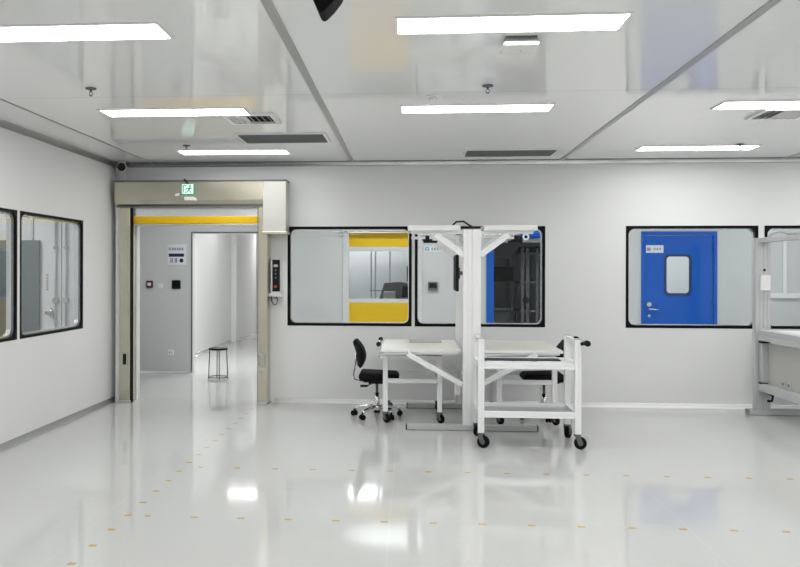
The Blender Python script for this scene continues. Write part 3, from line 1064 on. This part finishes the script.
hx = CX1 + 0.042
m.cyl((hx, CY0 - 0.06, 0.945), (hx, CY1 - 0.08, 0.945), 0.010)
hb = m.build('handle', 'chrome', ct)
for y in (CY0 - 0.07, CY1 - 0.12):
    m = MB()
    m.cyl((hx, y, 0.945), (hx, y + 0.06, 0.945), 0.026, n=16)
    m.bar((hx - 0.05, y + 0.09, 0.935), (hx, y + 0.04, 0.945), 0.03, 0.03, bev=0.004)
    m.build('handle_bracket', 'black', hb)
tag(B(CX0 + 0.07, CX1 - 0.12, 7.99, 8.16, 0.746, 0.758, bev=0.003).build('shelf_mat', 'mat_black'), 'black antistatic mat lying along the back of the cart top shelf', 'mat')
for k, (xa, xb) in enumerate(((0.70, 0.93), (0.96, 1.12), (1.16, 1.38))):
    tag(B(xa, xb, 7.735, 7.95, 0.746, 0.752).build('paper_sheet', 'paper'),
        ('white sheet at the left end of the cart top shelf', 'white sheet in the middle of the cart top shelf', 'white sheet at the handle end of the cart top shelf')[k], 'paper', 'white sheets on the cart')


# ================================================================== CHAIRS (built facing +X)
def make_chair(x, y, label):
    t = thing('office_chair', (x, y, 0), label, 'chair', 'black work chairs')
    # seat cushion: rounded slab with waterfall front
    m = MB()
    m.box(x - 0.19, x + 0.24, y - 0.215, y + 0.215, 0.405, 0.50, bev=0.04, seg=4)
    for v in m.bm.verts:
        if v.co.x > x + 0.12 and v.co.z > 0.45:
            v.co.z -= 0.30 * (v.co.x - x - 0.12) ** 1.2
    for f in m.bm.faces:
        f.smooth = True
    m.build('seat', 'fabric', t)
    B(x - 0.14, x + 0.16, y - 0.15, y + 0.15, 0.39, 0.408, bev=0.004).build('seat_pan', 'black', t)
    # curved backrest
    m = MB()
    nv, nu = 12, 10
    rows = []
    for i in range(nv + 1):
        a = i / nv
        z = 0.54 + 0.30 * a
        th = 0.035 * math.sqrt(max(0.0, 1 - (2 * a - 1) ** 4)) + 0.006
        half = 0.20 * (1 - 0.32 * abs(2 * a - 1) ** 2.6)
        bow = 0.028 * math.sin(PI * min(1, a * 1.1)) - 0.05 * a
        row = []
        for j in range(nu):
            q = 2 * PI * j / nu
            yy = half * math.cos(q)
            xx = th * math.sin(q) - 0.05 * (yy / 0.2) ** 2 * -1
            row.append(m.bm.verts.new((x - 0.19 + bow + xx, y + yy, z)))
        rows.append(row)
    for A, Bv in zip(rows, rows[1:]):
        for j in range(nu):
            m.bm.faces.new((A[j], A[(j + 1) % nu], Bv[(j + 1) % nu], Bv[j])).smooth = True
    m.bm.faces.new(rows[0][::-1])
    m.bm.faces.new(rows[-1])
    m.build('backrest', 'fabric', t)
    m = MB()
    m.tube([(x - 0.05, y, 0.385), (x - 0.20, y, 0.385), (x - 0.25, y, 0.40), (x - 0.262, y, 0.46), (x - 0.235, y, 0.60), (x - 0.225, y, 0.68)], 0.013, 8)
    m.build('back_bracket', 'chrome', t)
    m = MB()
    m.box(x - 0.09, x + 0.09, y - 0.05, y + 0.05, 0.362, 0.392, bev=0.006)
    m.tube([(x - 0.05, y - 0.05, 0.37), (x - 0.09, y - 0.20, 0.365), (x - 0.13, y - 0.22, 0.362)], 0.007)
    m.box(x - 0.17, x - 0.09, y - 0.24, y - 0.205, 0.352, 0.375, bev=0.006)
    m.build('tilt_lever', 'black', t)
    MB().cyl((x, y, 0.22), (x, y, 0.365), 0.014).build('gas_piston', 'gunmetal', t)
    MB().cyl((x, y, 0.075), (x, y, 0.265), 0.025, n=20).build('lift_column', 'chrome', t)
    m = MB()
    m.cyl((x, y, 0.075), (x, y, 0.135), 0.042, n=20)
    for k in range(5):
        a = 2 * PI * k / 5 + 0.35
        c_, s_ = math.cos(a), math.sin(a)
        m.tube([(x + 0.03 * c_, y + 0.03 * s_, 0.115), (x + 0.15 * c_, y + 0.15 * s_, 0.107), (x + 0.235 * c_, y + 0.235 * s_, 0.09), (x + 0.262 * c_, y + 0.262 * s_, 0.075)], 0.017, 10)
    m.build('star_base', 'chrome', t)
    for k in range(5):
        a = 2 * PI * k / 5 + 0.35
        cx, cy = x + 0.262 * math.cos(a), y + 0.262 * math.sin(a)
        b = a + 1.1
        m = MB()
        ax = Vector((math.cos(b), math.sin(b), 0))
        ctr = Vector((cx, cy, 0.029))
        for q in (-1, 1):
            m.cyl(ctr + ax * q * 0.008, ctr + ax * q * 0.026, 0.029, n=18)
        m.cyl(ctr - ax * 0.01, ctr + ax * 0.01, 0.02, n=12)
        m.cyl((cx, cy, 0.05), (cx, cy, 0.078), 0.009, n=10)
        m.build('caster', 'rubber', t)
    return t


ch = make_chair(-0.365, 9.22, 'black work chair with chrome base at the left end of the workstation table')
c2 = copy_tree(ch)
c2.location = (1.43, 9.29, 0)
c2.rotation_euler = (0, 0, PI)
c2['label'] = 'black work chair under the right tabletop, mostly hidden behind the white cart'

# ================================================================== RIGHT WORKSTATION
RX = 3.885
t = rw = thing('frame_workstation', (4.5, 9.1, 0), 'large grey aluminium frame workstation at the right picture edge', 'workstation')
RY0, RY1, RX2 = 8.2, 9.82, 5.35
for x in (RX, RX2):
    for y in (RY0 + 0.07, RY1 - 0.07):
        m = MB()
        for q in (-1, 1):
            profile(m, (x + q * 0.041 - 0.01, y, 0.06), (x + q * 0.041 - 0.01, y, 1.955), 0.08, 0.09, up=(0, 1, 0))
        m.build('post', 'profile_grey', rw)
    for z, hz in ((1.93, 0.05), (0.885, 0.115), (0.315, 0.085)):
        m = MB()
        profile(m, (x, RY0 + 0.115, z), (x, RY1 - 0.115, z), 0.12, hz)
        m.build('side_beam', 'profile_grey', rw)
for y in (RY0 + 0.07, RY1 - 0.07):
    m = MB()
    profile(m, (RX - 0.16, y, 0.032), (RX2 + 0.16, y, 0.032), 0.12, 0.056)
    m.build('foot', 'profile_grey', rw)
for z, h in ((0.885, 0.10), (0.32, 0.08)):
    m = MB()
    profile(m, (RX + 0.07, RY1 - 0.07, z), (RX2 - 0.07, RY1 - 0.07, z), 0.05, h)
    m.build('rear_beam', 'profile_grey', rw)
B(RX + 0.065, RX2 - 0.065, RY0 + 0.03, RY1 - 0.13, 0.91, 0.935, bev=0.003).build('tabletop', 'white_steel', rw)
pn = B(RX + 0.005, RX + 0.02, RY0 + 0.15, RY1 - 0.13, 0.345, 0.80, bev=0.002).build('side_panel', 'beige', rw)
m = MB()
profile(m, (RX - 0.02, RY1 - 0.165, 0.37), (RX - 0.02, RY1 - 0.165, 0.80), 0.075, 0.075, up=(0, 1, 0))
st = m.build('inner_strut', 'profile_grey', rw)
m = MB()
m.box(RX - 0.062, RX + 0.02, RY1 - 0.207, RY1 - 0.12, 0.80, 0.815)
m.box(RX - 0.062, RX + 0.02, RY1 - 0.207, RY1 - 0.12, 0.352, 0.367)
m.build('strut_cap', 'black', st)
for y in (9.22, 9.08):
    so = B(RX - 0.006, RX + 0.005, y - 0.045, y + 0.045, 0.375, 0.44, bev=0.003).build('wall_socket', 'profile_grey', rw)
    B(RX - 0.008, RX - 0.006, y - 0.02, y + 0.02, 0.395, 0.42).build('socket_face', 'gunmetal', so)
ob = B(RX - 0.045, RX + 0.055, RY1 - 0.15, RY1 - 0.116, 1.375, 1.545, bev=0.004).build('switch_box', 'white', rw)
lab(ob, 'white switch box on the post')
MB().cyl((RX + 0.0, RY1 - 0.122, 1.60), (RX + 0.0, RY1 - 0.11, 1.60), 0.014, n=12).build('bolt_hole', 'black', rw)
MB().tube([(RX + 0.03, RY1 - 0.17, 1.955), (RX + 0.05, RY1 - 0.17, 2.005), (RX + 0.13, RY1 - 0.2, 2.03), (RX + 0.22, RY1 - 0.25, 2.0), (RX + 0.5, RY1 - 0.4, 2.015), (RX + 0.9, RY1 - 0.5, 2.015)], 0.022, 10).build('air_hose', 'tray', rw)
MB().tube([(RX + 0.02, RY1 - 0.10, 0.27), (RX + 0.06, RY1 - 0.2, 0.22), (RX + 0.04, RY1 - 0.22, 0.17), (RX + 0.0, RY1 - 0.2, 0.17)], 0.014, 8).build('cable_hook', 'black', rw)

# ================================================================== CORRIDOR THINGS
t = thing('access_controller', (-4.03, WC, 1.32), 'dark red and white call button box on the grey corridor wall', 'controller')
B(-4.085, -3.98, WC - 0.035, WC, 1.32, 1.43, bev=0.012, seg=3).build('housing', 'dark_red', t)
B(-4.06, -4.005, WC - 0.042, WC - 0.035, 1.35, 1.40, bev=0.003).build('call_button', 'white', t)
t = thing('light_switch', (-3.87, WC, 1.305), 'white light switch on the grey corridor wall between two dark devices', 'switch')
B(-3.91, -3.83, WC - 0.012, WC, 1.305, 1.39, bev=0.004).build('face_plate', 'paper', t)
B(-3.895, -3.845, WC - 0.017, WC - 0.012, 1.32, 1.375, bev=0.002).build('rocker', 'white', t)
t = thing('card_reader', (-3.615, WC, 1.305), 'black square card reader on the grey corridor wall beside the opening', 'card reader')
B(-3.685, -3.545, WC - 0.03, WC, 1.305, 1.44, bev=0.015, seg=3).build('housing', 'black', t)
B(-3.66, -3.57, WC - 0.0325, WC - 0.03, 1.34, 1.42).build('keypad', 'rubber', t)
t = thing('wall_socket', (-3.70, WC, 0.28), 'white wall socket low on the grey corridor wall', 'socket')
B(-3.745, -3.655, WC - 0.012, WC, 0.28, 0.36, bev=0.004).build('face_plate', 'white', t)
m = MB()
for q in (-1, 1):
    m.box(-3.70 + q * 0.016 - 0.004, -3.70 + q * 0.016 + 0.004, WC - 0.0135, WC - 0.012, 0.305, 0.335)
m.build('socket_slots', 'gunmetal', t)
t = thing('wall_notice', (-3.605, WC, 1.67), 'white wall notice with navy bar and small icons on the grey corridor wall', 'sign')
B(-3.755, -3.46, WC - 0.008, WC, 1.675, 1.99).build('notice_board', 'paper', t)
m = MB()
m.box(-3.735, -3.495, WC - 0.0095, WC - 0.008, 1.80, 1.85)
marks(m, -3.69, -3.50, 1.90, 1.94, WC - 0.008, 5, 8)
m.ring((-3.735, -3.70, 1.90, 1.94), (-3.728, -3.707, 1.907, 1.933), 0.004, WC - 0.0095, WC - 0.008)
marks(m, -3.72, -3.59, 1.71, 1.775, WC - 0.008, 2, 5)
m.cyl((-3.535, WC - 0.0095, 1.742), (-3.535, WC - 0.008, 1.742), 0.032, n=18)
m.build('printing', 'navy', t)

t = thing('round_stool', (-2.815, 12.28, 0), 'black-topped wire stool standing in the corridor behind the roller door', 'stool')
sx, sy = -2.815, 12.28
MB().lathe([(0.001, 0.425), (0.130, 0.425), (0.138, 0.432), (0.138, 0.448), (0.130, 0.456), (0.001, 0.458)], (sx, sy, 0), 32).build('seat', 'black', t)
for k in range(4):
    a = 0.35 + k * PI / 2
    c_, s_ = math.cos(a), math.sin(a)
    MB().tube([(sx + 0.122 * c_, sy + 0.122 * s_, 0.424), (sx + 0.132 * c_, sy + 0.132 * s_, 0.2), (sx + 0.140 * c_, sy + 0.140 * s_, 0.0)], 0.0075, 8).build('leg', 'gunmetal', t)
MB().tube([(sx + 0.138 * math.cos(2 * PI * k / 28), sy + 0.138 * math.sin(2 * PI * k / 28), 0.03) for k in range(28)], 0.0075, 8, closed=True).build('foot_ring', 'gunmetal', t)

t = thing('wall_terminal', (0.32, WC, 1.29), 'small grey wall terminal seen through the left of the second window', 'terminal')
B(0.255, 0.40, WC - 0.05, WC, 1.295, 1.425, bev=0.01).build('housing', 'gunmetal', t)
B(0.275, 0.38, WC - 0.053, WC - 0.05, 1.33, 1.405).build('screen', 'black', t)
t = thing('wall_plaque', (0.32, WC, 1.88), 'small pale plaque with blue mark and dark characters above the wall terminal', 'sign')
B(0.20, 0.48, WC - 0.006, WC, 1.88, 1.96).build('plaque_board', 'paper', t)
m = marks(MB(), 0.30, 0.46, 1.90, 1.94, WC - 0.006, 4, 11)
m.build('lettering', 'navy', t)
MB().ring((0.215, 0.27, 1.90, 1.945), (0.225, 0.26, 1.91, 1.935), 0.006, WC - 0.0075, WC - 0.006).build('round_mark', 'blue', t)
# blue frame of the dark room opening
m = MB()
m.box(DARK[0] - 0.11, DARK[0], WC - 0.025, WC + 0.1, 0, 2.02, bev=0.004)
struct(m.build('trim_8', 'blue'))

t = thing('hose_reel', (1.78, WC - 0.1, 2.06), 'bright blue cylinder with white ring above the dark doorway behind the second window', 'hose reel')
MB().cyl((1.62, WC - 0.09, 2.13), (1.98, WC - 0.09, 2.16), 0.075, n=24).build('drum', 'blue', t)
MB().ring((1.64, 1.74, 2.045, 2.145), (1.665, 1.715, 2.07, 2.12), 0.024, WC - 0.19, WC - 0.17, ro=0.049).build('end_ring', 'white', t)
m = MB()
m.box(1.60, 1.64, WC - 0.17, WC, 2.06, 2.10)
m.box(1.95, 1.99, WC - 0.17, WC, 2.06, 2.10)
m.box(1.35, 1.62, WC - 0.06, WC, 2.06, 2.11)
m.build('wall_bracket', 'black', t)

struct(B(5.42, 5.47, WC - 0.03, WC, 1.27, CEIL, bev=0.003).build('trim_9', 'white'))
struct(B(5.0, 6.8, WC - 0.04, WC, 1.20, 1.27, bev=0.003).build('trim_10', 'white'))
# dark room: rack with monitor
t = thing('equipment_rack', (2.0, 13.9, 0), 'dark tall equipment rack in the dim room behind the second window', 'rack')
m = MB()
for x in (1.72, 1.80, 1.95, 2.15):
    m.box(x, x + 0.045, 13.5, 13.55, 0, 1.95)
    m.box(x, x + 0.045, 14.1, 14.15, 0, 1.95)
m.build('uprights', 'gunmetal', t)
m = MB()
for z in (0.5, 0.95, 1.4, 1.85):
    m.box(1.70, 2.22, 13.48, 14.17, z, z + 0.03)
m.build('shelves', 'gunmetal', t)
m = MB()
m.box(1.74, 2.02, 13.55, 14.0, 1.88, 1.98, bev=0.01)
m.box(1.76, 1.86, 13.55, 13.9, 0.98, 1.2, bev=0.01)
m.cyl((1.79, 13.45, 1.13), (1.79, 13.47, 1.13), 0.05, n=18)
m.build('instruments', 'black', t)
t = thing('test_bench', (1.55, 14.3, 0), 'grey bench with frame in the dim room, behind the blue door post', 'bench')
m = MB()
for x in (1.26, 1.62):
    for y in (14.0, 14.6):
        m.box(x, x + 0.04, y, y + 0.04, 0, 1.85)
m.build('bench_frame', 'gunmetal', t)
B(1.24, 1.68, 13.98, 14.66, 0.95, 0.99).build('worktop', 'grey_cab', t)
B(1.24, 1.68, 14.0, 14.66, 1.80, 1.84).build('top_shelf', 'grey_cab', t)
B(1.28, 1.68, 14.1, 14.6, 0.62, 0.94, bev=0.01).build('drawer_unit', 'grey_cab', t)
t = thing('wall_monitor', (1.48, 13.97, 1.40), 'black monitor in the dim room seen right of the white column', 'monitor')
B(1.30, 1.66, 13.93, 13.97, 1.42, 1.66, bev=0.006).build('screen_housing', 'black', t)
B(1.315, 1.645, 13.926, 13.93, 1.435, 1.645).build('screen', 'black_frame', t)
m = MB()
m.bar((1.48, 13.985, 1.50), (1.48, 14.02, 1.50), 0.04, 0.04)
m.bar((1.30, 14.02, 1.50), (1.66, 14.02, 1.50), 0.04, 0.04)
m.build('mount_bar', 'gunmetal', t)

# machine room
t = thing('packing_machine', (-0.25, 14.9, 0), 'white machine with dark slanted hood behind the clear panel of the yellow door', 'machine')
B(-0.62, 0.22, 14.5, 15.4, 0, 1.10, bev=0.02).build('machine_body', 'white_steel', t)
MB().prism([(-0.55, 1.10), (0.20, 1.10), (0.05, 1.34), (-0.18, 1.40), (-0.46, 1.38)], 14.7, 15.3).build('hood', 'grey_cab', t)
m = MB()
m.box(-0.47, -0.26, 14.53, 14.66, 1.10, 1.24, bev=0.02)
m.build('feed_unit', 'white', t)
MB().prism([(-0.16, 1.14), (0.12, 1.14), (0.02, 1.31), (-0.14, 1.33)], 14.69, 14.70).build('hood_window', 'black', t)
t = thing('steel_shelving', (-0.2, 16.6, 0), 'pale steel shelving frame at the back behind the yellow door', 'shelving')
m = MB()
for x in (-0.78, -0.70, -0.42, 0.1, 0.6):
    m.box(x, x + 0.03, 16.4, 16.43, 0, 2.2)
m.build('uprights', 'tray', t)
m = MB()
for z in (0.6, 1.2, 2.0):
    m.box(-0.8, 0.65, 16.4, 16.95, z, z + 0.03)
m.build('shelves', 'tray', t)
t = thing('control_screen', (0.05, 15.6, 0), 'grey control screen on a post at the right behind the yellow door', 'screen')
B(-0.08, 0.22, 15.55, 15.60, 1.40, 1.68, bev=0.01).build('screen_housing', 'grey_cab', t)
B(-0.06, 0.20, 15.546, 15.55, 1.42, 1.66).build('screen', 'black', t)
m = MB()
m.cyl((0.07, 15.63, 0.01), (0.07, 15.63, 1.55), 0.025)
m.cyl((0.07, 15.63, 0), (0.07, 15.63, 0.015), 0.16, n=24)
m.build('stand', 'tray', t)

# ================================================================== ANNEX BEHIND THE LEFT WALL
t = thing('container_door', (-4.45, 10.08, 0), 'tall white double door with vertical bolt rods seen through the left wall window', 'door panel')
for x0, x1 in ((-4.60, -4.255), (-4.245, -3.90)):
    B(x0, x1, 10.07, 10.148, 0.02, 2.5, bev=0.004).build('door_leaf', 'white_steel', t)
m = MB()
m.box(-4.64, -4.605, 10.06, 10.149, 0, 2.55)
m.box(-3.895, -3.86, 10.06, 10.149, 0, 2.55)
m.build('door_frame', 'alu', t)
for x in (-4.315, -4.185):
    r = MB().cyl((x, 10.045, 0.1), (x, 10.045, 2.45), 0.011, n=12).build('bolt_rod', 'alu_dull', t)
    m = MB()
    for z in (1.22, 1.86):
        m.cyl((x, 10.02, z), (x, 10.07, z), 0.035 if z < 1.5 else 0.022, n=18)
    m.build('rod_guide', 'chrome', r)
m = MB()
m.box(-4.455, -4.345, 10.05, 10.07, 1.05, 1.09, bev=0.004)
m.cyl((-4.365, 10.03, 1.03), (-4.365, 10.07, 1.03), 0.02)
m.cyl((-4.365, 10.04, 1.02), (-4.365, 10.04, 1.12), 0.012)
m.build('door_handle', 'chrome', t)
m = MB()
for k in range(6):
    z = 1.34 + k * 0.035
    m.box(-4.44, -4.415, 10.0675, 10.07, z, z + 0.006)
    m.box(-4.44, -4.434, 10.0675, 10.07, z, z + 0.022)
    m.box(-4.423, -4.417, 10.0675, 10.07, z + 0.006, z + 0.028)
m.build('vertical_lettering', 'gunmetal', t)
t = thing('grey_cabinet', (-4.83, 9.95, 0), 'tall grey cabinet left of the white double door behind the left window', 'cabinet')
B(-5.05, -4.51, 10.03, 10.055, 0.0, 1.95, bev=0.004).build('cabinet_body', 'grey_cab', t)
B(-5.04, -4.515, 10.02, 10.03, 0.05, 1.94, bev=0.002).build('cabinet_door', 'grey_cab', t)
t = thing('wood_cabinet', (-5.6, 8.7, 0), 'ochre wooden low cabinet seen through the left edge window', 'cabinet')
B(-6.1, -5.12, 8.5, 9.0, 0.0, 1.18, bev=0.006).build('cabinet_body', 'ochre', t)
B(-6.06, -5.14, 8.485, 8.5, 0.05, 1.14, bev=0.003).build('cabinet_door', 'ochre', t)
t = thing('grey_oven', (-5.6, 8.75, 1.18), 'grey appliance on top of the ochre cabinet behind the left edge window', 'appliance')
B(-6.05, -5.15, 8.52, 9.0, 1.181, 1.90, bev=0.01).build('appliance_body', 'grey_cab', t)
B(-5.95, -5.25, 8.505, 8.52, 1.27, 1.42, bev=0.004).build('control_panel', 'black', t)
